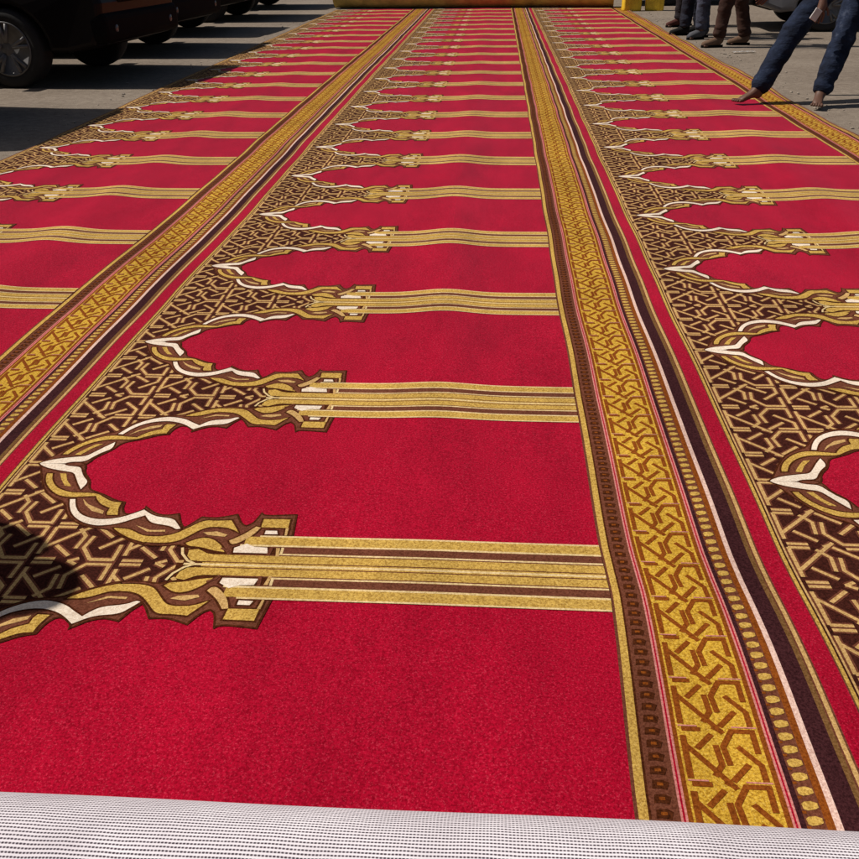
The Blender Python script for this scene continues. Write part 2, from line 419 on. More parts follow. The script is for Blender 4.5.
def cloth_side():
    """backing and bound edge under the pile"""
    bm = bmesh.new(); n = 160
    def row(x, zoff, dx=0):
        ys = np.linspace(YN+.02, YF-.01, n); xs = np.full(n, x)
        return [bm.verts.new((x+dx+float(wander(np.array([x]), np.array([y]))[0]), y-6, max(.0015, h+zoff))) for y, h in zip(ys, height(xs, ys))]
    for xe, d in ((X0-W+.384, -1), (X0+2*W+.2595, 1)):
        a = row(xe, -.0012); b = row(xe, .0015, d*.008); c = row(xe, -.002, d*.016); e = row(xe, -.02, d*.018)
        for A, B in ((a, b), (b, c), (c, e)):
            for i in range(n-1): bm.faces.new((A[i], A[i+1], B[i+1], B[i]))
    bmobj('bound_edge', bm, pile('pile_binding', (.09, .03, .02), (.2, .08, .05), (.3, .15, .1)), carpet, True)
cloth_side()

# the part still rolled up at the near end, jute-like white backing outwards
def backing():
    m, nt, b = new_mat('white_woven_backing')
    uv = nt.nodes.new('ShaderNodeTexCoord'); sp = nt.nodes.new('ShaderNodeSeparateXYZ')
    nz = N(nt, 'ShaderNodeTexNoise'); nz.inputs['Scale'].default_value = 9; nz.inputs['Detail'].default_value = 3
    nt.links.new(uv.outputs['UV'], nz.inputs['Vector'])
    def math_(op, a, b_=None):
        n = nt.nodes.new('ShaderNodeMath'); n.operation = op
        for i, v in enumerate((a, b_)):
            if v is None: continue
            if hasattr(v, 'is_linked'): nt.links.new(v, n.inputs[i])
            else: n.inputs[i].default_value = v
        return n.outputs[0]
    nt.links.new(uv.outputs['UV'], sp.inputs[0])
    jit = math_('MULTIPLY', math_('SUBTRACT', nz.outputs[0], .5), .007)
    cu = math_('COSINE', math_('MULTIPLY', math_('ADD', sp.outputs[0], jit), 2*math.pi/.0043))
    cv = math_('COSINE', math_('MULTIPLY', math_('ADD', sp.outputs[1], jit), 2*math.pi/.0054))
    hole = math_('MULTIPLY', math_('MAXIMUM', math_('ADD', math_('MULTIPLY', cu, .38), .62), 0), math_('MAXIMUM', cv, 0))
    hole = math_('MULTIPLY', hole, math_('ADD', math_('MULTIPLY', noise(nt, 160, 3, .7, uv.outputs['UV']), 1.5), .3))
    f = ramp(nt, hole, [(.05, (0, 0, 0)), (.58, (1, 1, 1))])
    big = ramp(nt, noise(nt, 5, 4, .6, uv.outputs['UV']), [(.3, (.66, .60, .63)), (.7, (.84, .79, .82))])
    col = mixc(nt, f, big, (.085, .06, .075, 1))
    nt.links.new(col, b.inputs['Base Color']); b.inputs['Roughness'].default_value = .9; b.inputs['Specular IOR Level'].default_value = .15
    bp = N(nt, 'ShaderNodeBump'); bp.inputs['Strength'].default_value = .8; bp.inputs['Distance'].default_value = .002
    inv = math_('SUBTRACT', 1, hole); nt.links.new(inv, bp.inputs['Height']); nt.links.new(bp.outputs[0], b.inputs['Normal'])
    return m
def roll_mesh(name, x0, x1, R, mats, parent, loc, turns=2.5, seg=72, sag=.0):
    bm = bmesh.new(); uvl = bm.loops.layers.uv.new('UVMap')
    nx = 90
    g = []
    for j in range(nx+1):
        x = x0+(x1-x0)*j/nx; ring = []
        rr = R*(1+.010*math.sin(x*3.1+.5)+.006*math.sin(x*9.7))
        for i in range(seg): 
            a = 2*math.pi*i/seg
            ring.append(bm.verts.new((x, rr*math.cos(a), R+rr*math.sin(a)*(1 if math.sin(a) > 0 else .97))))
        g.append(ring)
    for j in range(nx):
        for i in range(seg):
            f = bm.faces.new((g[j][i], g[j][(i+1) % seg], g[j+1][(i+1) % seg], g[j+1][i]))
            for l, (jj, ii) in zip(f.loops, ((j, i), (j, i+1), (j+1, i+1), (j+1, i))):
                l[uvl].uv = (x0+(x1-x0)*jj/nx, 2*math.pi*R*ii/seg)
            f.material_index = 0
    for x, e in ((x0, -1), (x1, 1)):                       # the spiral of layers at each end
        last = None
        for k in range(0, 260):
            a = k/260*turns*3*2*math.pi; r = R*(.985-.9*k/260); r2 = r-.006
            p = bm.verts.new((x+e*.004, r*math.cos(a), R+r*math.sin(a))); q = bm.verts.new((x+e*.004, r2*math.cos(a), R+r2*math.sin(a)))
            if last: f = bm.faces.new((last[0], p, q, last[1])); f.material_index = 1
            last = (p, q)
        ring = [bm.verts.new((x-e*.001, R*.985*math.cos(2*math.pi*i/seg), R+R*.985*math.sin(2*math.pi*i/seg))) for i in range(seg)]
        f = bm.faces.new(ring); f.material_index = 2
    o = bmobj(name, bm, mats, parent, True); o.location = loc
    return o
roll_mesh('rolled_end', X0-W+.384, X0+2*W+.2595, .14, [backing(), PM['R'], PM['D']], carpet, (0, .649-6, .011))

# ------------------------------------------------------------------ the roll and clutter at the far end
olive = solid('olive_gold_backing', (.52, .40, .12), .85, 0, .35, 7, .4, 160, .2)
far = empty('carpet_roll', (-.47, 19.15, 0), math.radians(-6))
tag(far, 'olive gold carpet roll lying across the far end of the red carpet', 'carpet roll')
roll_mesh('rolled_cloth', -2.72, 2.66, .27, [olive, solid('roll_end_cream', (.55, .48, .30), .9), PM['D']], far, (0, 0, 0), 3)

def jerrycan():
    r = empty('jerrycan')
    ym = solid('yellow_plastic', (.78, .52, .03), .45, 0, .35, 5, .15, 25, .4)
    bm = bmesh.new(); 
    prof = []
    nz = 14
    lw, lh = .165, .36
    rings = []
    for k in range(nz+1):
        z = lh*k/nz; e = 1-.10*max(0, (z-.30)/.06) - .05*max(0, (.03-z)/.03)
        ring = []
        for i in range(64):
            t = 2*math.pi*i/64; c, s = math.cos(t), math.sin(t)
            x = math.copysign(abs(c)**.35, c)*lw; y = math.copysign(abs(s)**.35, s)*.115
            rib = 1-.035*(.5+.5*math.cos(x*2*math.pi/.055))*(1 if .04 < z < .29 else 0)
            ring.append(bm.verts.new((x*e, y*e*rib, z)))
        rings.append(ring)
    for A, B in zip(rings, rings[1:]):
        for i in range(64): bm.faces.new((A[i], A[(i+1) % 64], B[(i+1) % 64], B[i]))
    bm.faces.new(rings[0]); bm.faces.new(rings[-1])
    bmobj('body', bm, ym, r, True)
    bm = bmesh.new(); tube(bm, [(-.12, 0, .35), (-.10, 0, .415), (0, 0, .43), (.05, 0, .42), (.065, 0, .35)], .017, 10); bmobj('handle', bm, ym, r, True)
    bm = bmesh.new(); lathe(bm, [(.026, .345), (.026, .38), (.032, .381), (.032, .41), (.0, .412)], 'Z', 20, (.115, 0, 0)); bmobj('cap', bm, solid('dark_cap', (.03, .02, .02), .5), r, True)
    return r
j1 = jerrycan(); j1.location = (2.39, 17.95, 0); j1.rotation_euler.z = .1
tag(j1, 'yellow plastic jerrycan standing right beside the end of the far roll', 'jerrycan', 'yellow jerrycans by the far roll')
j2 = copy_tree(j1); j2.location = (2.80, 17.98, 0); j2.rotation_euler.z = -.12
tag(j2, 'yellow plastic jerrycan farther from the roll, nearer the standing legs', 'jerrycan')

# ------------------------------------------------------------------ vehicles
rubber = solid('tyre_rubber', (.012, .011, .011), .85, 0, .3, 8)
alloy = solid('dull_alloy', (.15, .145, .145), .55, .5, .3, 9)
trim = solid('black_trim_plastic', (.004, .0035, .0035), .75, 0, .2, 8, 0, 60, .08)
glass = solid('tinted_glass', (.006, .007, .008), .08, 0, .1, 3, 0, 60, .6)
lampm = solid('lamp_lens', (.10, .10, .105), .15, .2, .15, 5)
under_m = solid('grimy_underbody', (.006, .005, .005), .9, 0, .3, 5, 0, 60, .1)
def wheel(parent, x, y, R, side):
    bm = bmesh.new(); w = .115
    lathe(bm, [(R*.64, -w*.8), (R*.70, -w*.98), (R*.90, -w), (R*.985, -w*.8), (R, -w*.4), (R, w*.4), (R*.985, w*.8), (R*.90, w), (R*.70, w*.98), (R*.64, w*.8)], 'Y', 48)
    t = empty('wheel', (x, y, R)); t.parent = parent
    bmobj('tyre', bm, rubber, t, True)
    bm = bmesh.new(); f = side*w
    lathe(bm, [(R*.70, f*.90), (R*.685, f*1.02), (R*.655, f*1.03), (R*.63, f*.90), (R*.60, f*.3), (R*.05, f*.25)], 'Y', 48)
    for k in range(5):
        for d in (-.17, .17):
            a = 2*math.pi*k/5+.3
            p0 = Vector((math.cos(a)*.06, f*.80, math.sin(a)*.06)); p1 = Vector((math.cos(a+d)*R*.64, f*.93, math.sin(a+d)*R*.64))
            tube(bm, [p0, p0.lerp(p1, .5)+Vector((0, f*.05, 0)), p1], [.026, .017, .019], 8)
    lathe(bm, [(.075, f*.55), (.072, f*.86), (.05, f*.92), (.0, f*.93)], 'Y', 24)
    bmobj('rim', bm, alloy, t, True)
def profile_body(name, pts, half, bev, mat, parent, ytop=None):
    """side outline in x,z filled across the width, its long edges rounded"""
    bm = bmesh.new(); A = [bm.verts.new((x, -half, z)) for x, z in pts]; f = bm.faces.new(A)
    r = bmesh.ops.extrude_face_region(bm, geom=[f]); vs = [v for v in r['geom'] if isinstance(v, bmesh.types.BMVert)]
    bmesh.ops.translate(bm, vec=(0, 2*half, 0), verts=vs)
    bmesh.ops.recalc_face_normals(bm, faces=bm.faces)
    es = [e for e in bm.edges if abs(e.verts[0].co.y-e.verts[1].co.y) < 1e-5]
    bmesh.ops.bevel(bm, geom=es, offset=bev, segments=3, affect='EDGES', profile=.5, clamp_overlap=True)
    if ytop:
        for v in bm.verts:
            k = 1
            for z0, sc in ytop:
                if v.co.z > z0: k = 1-(v.co.z-z0)*sc
            v.co.y *= k
            v.co.y *= 1-.10*max(0, (abs(v.co.x)-1.7)/.6)**2        # plan taper towards the bumpers
    return bmobj(name, bm, mat, parent, False)
def arch(cx, R, n=12): return [(cx+R*math.cos(math.pi*(1-i/n)), .31+max(0, R*math.sin(math.pi*(1-i/n)))) for i in range(n+1)]
def suv(paint, h=1.78):
    r = empty('parked_car')
    low = [(2.20, .36), (2.28, .50), (2.30, .72), (2.24, .90), (2.10, .99), (1.1, 1.09), (-2.16, 1.10), (-2.26, .90), (-2.28, .5), (-2.2, .36)]
    bot = [(-1.95, .31)] + arch(-1.35, .42) + arch(1.35, .42) + [(1.95, .31)]
    profile_body('body', low + bot, .915, .05, paint, r, [(.7, .05)])
    bm = bmesh.new(); box(bm, (0, 0, .42), (4.1, 1.5, .22), .04); box(bm, (1.35, 0, .34), (.12, 1.45, .10), .02); box(bm, (-1.35, 0, .34), (.14, 1.45, .12), .03)
    bmobj('underbody', bm, under_m, r)
    cab = [(.95, 1.08), (.25, 1.60), (-.1, h-.04), (-1.0, h), (-1.95, h-.05), (-2.15, 1.2), (-2.16, 1.08)]
    profile_body('cabin', cab, .86, .06, paint, r, [(1.08, .22)])
    for s in (-1, 1):
        for pts in ([(.70, 1.15), (.20, 1.55), (-.35, h-.14), (-.35, 1.15)], [(-.43, 1.15), (-.43, h-.14), (-1.25, h-.13), (-1.25, 1.15)], [(-1.33, 1.15), (-1.33, h-.13), (-1.9, h-.17), (-2.02, 1.15)]):
            bm = bmesh.new()
            A = [bm.verts.new((x, s*(.868*(1-(z-1.08)*.22)), z)) for x, z in pts]; B = [bm.verts.new((x, s*(.84*(1-(z-1.08)*.22)), z)) for x, z in pts]
            bm.faces.new(A); bm.faces.new(B)
            for i in range(len(A)): bm.faces.new((A[i], A[(i+1) % len(A)], B[(i+1) % len(A)], B[i]))
            bmobj('window', bm, glass, r)
    def screen(pts, wtop, wbot):
        bm = bmesh.new(); (xa, za), (xb, zb) = pts
        n = Vector((zb-za, 0, -(xb-xa))).normalized()
        if n.z < 0: n = -n
        q = [Vector((xa, -wbot, za)), Vector((xa, wbot, za)), Vector((xb, wtop, zb)), Vector((xb, -wtop, zb))]
        A = [bm.verts.new(v+n*.012) for v in q]; B = [bm.verts.new(v-n*.02) for v in q]
        bm.faces.new(A); bm.faces.new(B)
        for i in range(4): bm.faces.new((A[i], A[(i+1) % 4], B[(i+1) % 4], B[i]))
        return bm
    bmobj('windscreen', screen([(.88, 1.13), (.28, 1.58)], .70, .80), glass, r)
    for x in (2.20, -2.2):
        bm = bmesh.new(); box(bm, (x, 0, .51), (.26, 1.70, .27), .07, 3); bmobj('bumper', bm, trim, r)
    bm = bmesh.new(); box(bm, (2.275, 0, .79), (.06, .95, .17), .015)
    g = bmobj('grille', bm, trim, r)
    for k in range(4):
        bm = bmesh.new(); box(bm, (2.31, 0, .735+.037*k), (.02, .9, .012), .003); b_ = bmobj('grille_bar', bm, alloy, g)
    for s in (-1, 1):
        bm = bmesh.new(); box(bm, (2.20, s*.66, .80), (.18, .28, .15), .035, 3); bmobj('headlight', bm, lampm, r, True)
        bm = bmesh.new(); lathe(bm, [(.0, 2.335), (.03, 2.333), (.042, 2.322), (.042, 2.29)], 'X', 20, (0, s*.62, .50)); bmobj('fog_lamp', bm, lampm, r, True)
        bm = bmesh.new(); box(bm, (.62, s*.98, 1.16), (.10, .20, .14), .03, 3); bmobj('mirror', bm, paint, r, True)
        bm = bmesh.new(); box(bm, (0, s*.90, .34), (1.85, .09, .07), .02); bmobj('side_step', bm, trim, r)
        for x in (-.2, -1.05):
            bm = bmesh.new(); box(bm, (x, s*.908, .98), (.16, .03, .025), .008); bmobj('door_handle', bm, trim, r)
        for x in (1.35, -1.35): wheel(r, x, s*.80, .345, s)
    return r
black = solid('black_car_paint', (.004, .0035, .004), .4, 0, .1, 3, 0, 60, .12, 0)
grey_gloss = solid('dark_bronze_car_paint', (.008, .006, .006), .3, 0, .1, 3, 0, 60, .12, .0)
silver = solid('dull_grey_car_paint', (.17, .165, .17), .38, .1, .15, 3, 0, 60, .5, .3)
HD = math.radians(-5)
def put(o, wx, wy, hd=HD, rx=1.35, ry=-.80):
    """set the car so that its near front tyre stands at wx, wy"""
    c, s = math.cos(hd), math.sin(hd)
    o.location = (wx-(rx*c-ry*s), wy-(rx*s+ry*c), 0); o.rotation_euler.z = hd
G1 = 'cars parked side by side left of the carpet'
car1 = suv(grey_gloss); put(car1, -4.53, 8.86)
tag(car1, 'nearest dark car left of the carpet, spoked alloy wheel and glossy fender showing', 'car', G1)
def repaint(o, mp):
    for ch in o.children:
        if ch.type == 'MESH' and ch.data.materials and ch.data.materials[0] in mp:
            ch.data = ch.data.copy(); ch.data.materials[0] = mp[ch.data.materials[0]]
        repaint(ch, mp)
cars = [(-4.72, 11.25, black, 'second black car in the left row, just behind the nearest one', math.radians(-5)),
        (-5.0, 13.75, black, 'third black car in the left row, between the second and fourth', math.radians(-5)),
        (-4.85, 16.35, silver, 'grey bumpered fourth car in the left row, farthest but one', math.radians(-3)),
        (-4.95, 19.2, black, 'farthest black car in the left row, near the end of the far roll', math.radians(-4))]
for x, y, mt, lb, hd in cars:
    c = copy_tree(car1); put(c, x, y, hd); tag(c, lb, 'car', G1)
    repaint(c, {grey_gloss: mt})
cb = copy_tree(car1); cb.location = (4.55, 20.1, 0); cb.rotation_euler.z = math.radians(182)
repaint(cb, {grey_gloss: black}); tag(cb, 'black car parked behind the yellow jerrycans at the far right', 'car', 'cars across the far end')

def van(flat=False, paint=None):
    paint = paint or silver
    r = empty('parked_van'); 
    low = [(2.30, .34), (2.38, .55), (2.34, .85)] + ([(2.30, 1.15), (2.02, 1.86), (1.85, 1.97)] if flat else [(1.95, 1.08), (1.45, 1.20), (.75, 1.92)]) + [(.4, 2.0), (-2.3, 2.0), (-2.38, 1.2), (-2.38, .5), (-2.3, .34)]
    bot = [(-2.0, .24)] + [(x, z-.05) for x, z in arch(-1.4, .40)] + [(x, z-.05) for x, z in arch(1.4, .40)] + [(1.95, .24)]
    profile_body('body', low+bot, .90, .06, paint, r, [(.9, .06)])
    bm = bmesh.new(); box(bm, (0, 0, .36), (4.3, 1.45, .2), .04); bmobj('underbody', bm, under_m, r)
    for s in (-1, 1):
        for pts in ([(1.30, 1.22), (.78, 1.80), (.25, 1.80), (.25, 1.22)], [(.12, 1.22), (.12, 1.8), (-1.0, 1.8), (-1.0, 1.22)], [(-1.12, 1.22), (-1.12, 1.8), (-2.2, 1.8), (-2.2, 1.22)]):
            bm = bmesh.new(); k = lambda z: .905*(1-max(0, z-.9)*.06)
            A = [bm.verts.new((x, s*(k(z)+.004), z)) for x, z in pts]; B = [bm.verts.new((x, s*(k(z)-.03), z)) for x, z in pts]
            bm.faces.new(A); bm.faces.new(B)
            for i in range(4): bm.faces.new((A[i], A[(i+1) % 4], B[(i+1) % 4], B[i]))
            bmobj('window', bm, glass, r)
        bm = bmesh.new(); box(bm, (2.26, s*.62, .80), (.2, .3, .2), .04, 3); bmobj('headlight', bm, lampm, r, True)
        bm = bmesh.new(); box(bm, (0, s*.905, .62), (2.0, .03, .07), .012); bmobj('side_trim', bm, trim, r)
        bm = bmesh.new(); box(bm, (.1, s*.91, 1.08), (.17, .03, .03), .01); bmobj('door_handle', bm, trim, r)
        for x in (1.4, -1.4): wheel(r, x, s*.79, .31, s)
    for x in (2.31, -2.31):
        bm = bmesh.new(); box(bm, (x, 0, .46), (.2, 1.66, .25), .06, 3); bmobj('bumper', bm, trim, r)
    bm = bmesh.new(); q = [Vector((1.42+.85*flat, -.72, 1.26)), Vector((1.42+.85*flat, .72, 1.26)), Vector((.82+1.26*flat, .68, 1.83)), Vector((.82+1.26*flat, -.68, 1.83))]; nn = Vector((.7, 0, .7 if not flat else .25))
    A = [bm.verts.new(v+nn*.02) for v in q]; B = [bm.verts.new(v-nn*.02) for v in q]; bm.faces.new(A); bm.faces.new(B)
    for i in range(4): bm.faces.new((A[i], A[(i+1) % 4], B[(i+1) % 4], B[i]))
    bmobj('windscreen', bm, glass, r)
    return r
v = van(); v.location = (5.85, 14.55, 0); v.rotation_euler.z = math.radians(-1)
tag(v, 'dull grey van parked behind the men at the right of the carpet', 'van')

mb = van(True, black); mb.location = (-4.25-2.38, 7.02, 0); mb.rotation_euler.z = math.radians(-4)
tag(mb, 'flat fronted black minibus at the left whose shadow lies nearest along the carpet edge', 'minibus')

# ------------------------------------------------------------------ people
def skin(name, verts, edges, mats, parent, sub=2, root=0):
    me = bpy.data.meshes.new(name+'_frame'); me.from_pydata([v[:3] for v in verts], edges, [])
    o = bpy.data.objects.new(name+'_frame', me); COL.objects.link(o)
    md = o.modifiers.new('skin', 'SKIN'); md.use_smooth_shade = True
    if not me.skin_vertices: raise RuntimeError('no skin layer')
    for i, v in enumerate(verts):
        r = v[3]; sv = me.skin_vertices[0].data[i]
        sv.radius = r if isinstance(r, tuple) else (r, r); sv.use_root = (i == root)
    sb = o.modifiers.new('sub', 'SUBSURF'); sb.levels = sub; sb.render_levels = sub
    dg = bpy.context.evaluated_depsgraph_get(); ev = o.evaluated_get(dg)
    m2 = bpy.data.meshes.new_from_object(ev); m2.name = name
    bpy.data.objects.remove(o); bpy.data.meshes.remove(me)
    m2.materials.clear()
    return link(name, m2, mats, parent, True)
from mathutils.noise import noise as noise3
class Rig:
    def __init__(s): s.v = []; s.e = []
    def a(s, p, r, prev=None):
        s.v.append((*p, r)); i = len(s.v)-1
        if prev is not None: s.e.append((prev, i))
        return i
def lerp(a, b, t): return tuple(x+(y-x)*t for x, y in zip(a, b))
def add(a, b, k=1): return tuple(x+y*k for x, y in zip(a, b))
skin_m = solid('brown_skin', (.11, .052, .032), .55, 0, .25, 9, .15, 90, .35)
hair_m = solid('black_hair', (.008, .007, .006), .9, 0, .3, 40, .8, 120, .2)
def cloth(name, c, fold=.5, var=.4):
    return solid(name, c, .9, 0, var, 7, fold, 22, .15)
def person(pos, face, J, top, legs, shoe, label, group=None, bare=False, sleeve_long=False, legw=1.12, denim=False):
    """J: joints in a frame where +x is ahead and +y is to the left of the person; feet on z=0"""
    root = empty('person', pos, face)
    tag(root, label, 'person', group)
    g = Rig(); pel = g.a(J['pelvis'], (.145, .105)); ch0 = g.a(lerp(J['pelvis'], J['chest'], .5), (.135, .10), pel); ch = g.a(J['chest'], (.150, .105), ch0)
    nk = g.a(J['neck'], .055, ch); hd0 = g.a(lerp(J['neck'], J['head'], .55), (.070, .072), nk); hd = g.a(J['head'], (.082, .098), hd0)
    tophead = add(J['head'], (J['head'][0]-J['neck'][0])and(0, 0, .075) or (0, 0, .075)); g.a(tophead, (.058, .07), hd)
    hands = []
    for s in ('L', 'R'):
        sgn = 1 if s == 'L' else -1
        shd = g.a(J['sh'+s], .058, ch); el = g.a(J['el'+s], .042, shd); wr = g.a(J['wr'+s], .028, el)
        d = Vector(J['wr'+s])-Vector(J['el'+s]); d.normalize()
        side = d.cross(Vector((0, sgn, 0)));
        if side.length < .2: side = Vector((1, 0, 0))
        side.normalize(); w_ = d.cross(side).normalized()
        pm = Vector(J['wr'+s])+d*.055; pi = g.a(tuple(pm), (.040, .020), wr)
        for k, (o_, L, bnd) in enumerate(((-.030, .062, .2), (-.010, .072, .25), (.010, .068, .3), (.030, .054, .35))):
            b0 = pm+side*o_+d*.038; f1 = g.a(tuple(b0), .010, pi); b1 = b0+d*L*.5+w_*L*.15*sgn; f2 = g.a(tuple(b1), .009, f1)
            g.a(tuple(b1+d*L*.42+w_*L*bnd*sgn), .007, f2)
        t0 = pm-side*.036-d*.01; t1 = g.a(tuple(t0), .012, pi); t2 = g.a(tuple(t0-side*.022+d*.030), .010, t1); g.a(tuple(t0-side*.026+d*.058), .008, t2)
        hp = g.a(J['hip'+s], .085, pel); kn = g.a(J['kn'+s], .056, hp); cf = g.a(lerp(J['kn'+s], J['an'+s], .35), .056, kn); an = g.a(J['an'+s], .036, cf)
        td = Vector(J['toe'+s])-Vector(J['an'+s]); td.z = 0; td.normalize(); sd_ = Vector((-td.y, td.x, 0))
        a = Vector(J['an'+s]); hl = g.a(tuple(a-td*.035+Vector((0, 0, -.045))), .032, an)
        bl = g.a(tuple(a+td*.115+Vector((0, 0, -.055))), (.040, .024), an)
        for k in range(5):
            o_ = (k-2)*.0185*(1 if s == 'L' else -1); L = (.075, .076, .070, .062, .050)[k if s == 'R' else k]
            b0 = a+td*.145+sd_*o_*-1+Vector((0, 0, -.064)); q = g.a(tuple(b0), .0115, bl)
            g.a(tuple(b0+td*(L-.03)), .0115 if k else .015, q)
    skin('body', g.v, g.e, [skin_m], root, 2)
    # face: nose, brow, ears as one piece with the head tone, eyes apart
    hx = Vector(J['head']); fd = Vector(J.get('look', (1, 0, 0))).normalized(); sdv = Vector((-fd.y, fd.x, 0)).normalized(); upv = fd.cross(sdv)*1
    bm = bmesh.new()
    tube(bm, [hx+fd*.085+upv*.015, hx+fd*.108-upv*.02, hx+fd*.095-upv*.035], [.010, .016, .010], 8)
    for s in (-1, 1):
        tube(bm, [hx+sdv*s*.082+upv*.02, hx+sdv*s*.094-upv*.005-fd*.008, hx+sdv*s*.084-upv*.03], [.012, .020, .010], 8)
    tube(bm, [hx+fd*.082-upv*.058+sdv*.026, hx+fd*.092-upv*.056, hx+fd*.082-upv*.058-sdv*.026], [.005, .009, .005], 8)
    bmobj('face', bm, skin_m, root, True)
    for s in (-1, 1):
        bm = bmesh.new(); bmesh.ops.create_uvsphere(bm, u_segments=12, v_segments=8, radius=.013)
        e = bmobj('eye', bm, solid('eye_white', (.55, .5, .45), .3) if s < 0 and 'eye_white' not in bpy.data.materials else bpy.data.materials['eye_white'], root, True); e.location = hx+fd*.078+sdv*s*.032+upv*.012
    bm = bmesh.new(); bmesh.ops.create_uvsphere(bm, u_segments=20, v_segments=14, radius=1)
    for v_ in list(bm.verts):
        if v_.co.z < -.15: bm.verts.remove(v_)
    for v_ in bm.verts: v_.co = Vector((v_.co.x*.102, v_.co.y*.094, v_.co.z*.092))*(1+.03*random.random())
    h_ = bmobj('hair', bm, hair_m, root, True); h_.location = hx+Vector((0, 0, .055))-fd*.018; h_.rotation_euler.z = math.atan2(fd.y, fd.x)
    # trousers: one garment over hips and both legs, with gathers at knee and hem
    g = Rig(); pel = g.a(add(J['pelvis'], (0, 0, .06)), (.165, .128)); p2 = g.a(add(J['pelvis'], (0, 0, -.03)), (.165, .13), pel)
    rnd = random.Random(hash(label) % 1000 if False else len(label))
    for s in ('L', 'R'):
        hp = g.a(J['hip'+s], .104*legw, p2); prev = hp
        for t in (.33, .66): prev = g.a(lerp(J['hip'+s], J['kn'+s], t), (.100-.018*t)*legw, prev)
        prev = g.a(J['kn'+s], .083*legw, prev)
        for t in (.22, .42, .6, .74, .84):
            q = lerp(J['kn'+s], J['an'+s], t); j = (rnd.random()-.5)*.010
            prev = g.a((q[0]+j, q[1]+j, q[2]), (.081-.012*t+(rnd.random()-.5)*.010)*legw, prev)
        prev = g.a(lerp(J['kn'+s], J['an'+s], 1.04 if bare else .97), .078*legw, prev)
    tr = skin('trousers', g.v, g.e, [legs], root, 3)
    kz = {s: Vector(J['kn'+s]) for s in 'LR'}
    for v_ in tr.data.vertices:                          # gathers: deep round the knee and stacked above the hem
        c = v_.co; q = Vector((c.x*9, c.y*9, c.z*21)) + Vector((len(label), 0, 0))
        near = max(math.exp(-((c.z-.50)/.13)**2), math.exp(-((c.z-.16)/.12)**2), .35)
        v_.co = c + v_.normal*(noise3(q)*.016 + noise3(q*2.1)*.006)*near
    g = Rig(); c0 = g.a(add(J['pelvis'], (0, 0, .02)), (.168, .132)); c1 = g.a(lerp(J['pelvis'], J['chest'], .5), (.165, .125), c0); c2 = g.a(J['chest'], (.178, .128), c1); g.a(lerp(J['chest'], J['neck'], .72), .082, c2)
    for s in ('L', 'R'):
        a = g.a(J['sh'+s], .075, c2); b_ = g.a(lerp(J['sh'+s], J['el'+s], .8), .062, a)
        if sleeve_long: b_ = g.a(J['el'+s], .058, b_); g.a(lerp(J['el'+s], J['wr'+s], .88), .044, b_)
    skin('shirt', g.v, g.e, [top], root, 2)
    if not bare:
        for s in ('L', 'R'):
            a = Vector(J['an'+s]); td = Vector(J['toe'+s])-a; td.z = 0; td.normalize(); g = Rig()
            k0 = g.a(tuple(a+Vector((0, 0, .05))), .056); k1 = g.a(tuple(a+Vector((0, 0, -.02))-td*.01), .058, k0); g.a(tuple(a-td*.05+Vector((0, 0, -.04))), .046, k1)
            k2 = g.a(tuple(a+td*.07+Vector((0, 0, -.032))), (.050, .048), k1); k3 = g.a(tuple(a+td*.15+Vector((0, 0, -.045))), (.050, .036), k2); g.a(tuple(a+td*.205+Vector((0, 0, -.05))), (.042, .030), k3)
            sh_ = skin('shoe', g.v, g.e, [shoe], root, 2)
            bm = bmesh.new(); n = 20; yaw = math.atan2(td.y, td.x)
            A = []; B = []
            for i in range(n):
                t = 2*math.pi*i/n; x = .070+.140*math.cos(t); y = .046*math.sin(t)*(1+.12*math.cos(t))
                p = a+Vector((x*td.x-y*td.y, x*td.y+y*td.x, 0)); A.append(bm.verts.new((p.x, p.y, a.z-.082))); B.append(bm.verts.new((p.x, p.y, a.z-.058)))
            bm.faces.new(A); bm.faces.new(B)
            for i in range(n): bm.faces.new((A[i], A[(i+1) % n], B[(i+1) % n], B[i]))
            bmobj('sole', bm, trim, sh_)
    return root
def stand(step=.10, lean=0.0, bend=0, wide=.10, h=1.0):
    z = lambda a: a*h
    J = {'pelvis': (lean*.2, 0, z(.95)), 'chest': (lean*.6, 0, z(1.30)), 'neck': (lean, 0, z(1.48)), 'head': (lean+.03, 0, z(1.62))}
    for s, k in (('L', 1), ('R', -1)):
        J['sh'+s] = (lean*.75, k*.19, z(1.40)); J['el'+s] = (lean*.6-.03, k*.25, z(1.13)); J['wr'+s] = (lean*.6+.08, k*.24, z(.90))
        J['hip'+s] = (lean*.2, k*.095, z(.90)); J['kn'+s] = (k*step*.6+.03, k*wide, z(.50)); J['an'+s] = (k*step, k*wide, .085); J['toe'+s] = (k*step+.2, k*(wide+.03), .02)
    return J
denim = cloth('dark_blue_denim', (.020, .028, .060), .9, .7)
def denim_mat():
    m, nt, b = new_mat('faded_blue_denim'); tc = nt.nodes.new('ShaderNodeTexCoord')
    n = noise(nt, 5, 5, .7, tc.outputs['Object']); col = ramp(nt, n, [(.38, (.005, .0075, .016)), (.56, (.013, .020, .042)), (.78, (.10, .12, .17))])
    nt.links.new(col, b.inputs['Base Color']); b.inputs['Roughness'].default_value = .9; b.inputs['Specular IOR Level'].default_value = .15
    bp = N(nt, 'ShaderNodeBump'); bp.inputs['Strength'].default_value = .9; bp.inputs['Distance'].default_value = .02
    mp = N(nt, 'ShaderNodeMapping'); mp.inputs['Scale'].default_value = (1, 1, 2.6); nt.links.new(tc.outputs['Object'], mp.inputs[0])
    nt.links.new(noise(nt, 9, 4, .6, mp.outputs[0]), bp.inputs['Height']); nt.links.new(bp.outputs[0], b.inputs['Normal']); return m
denim2 = denim_mat()
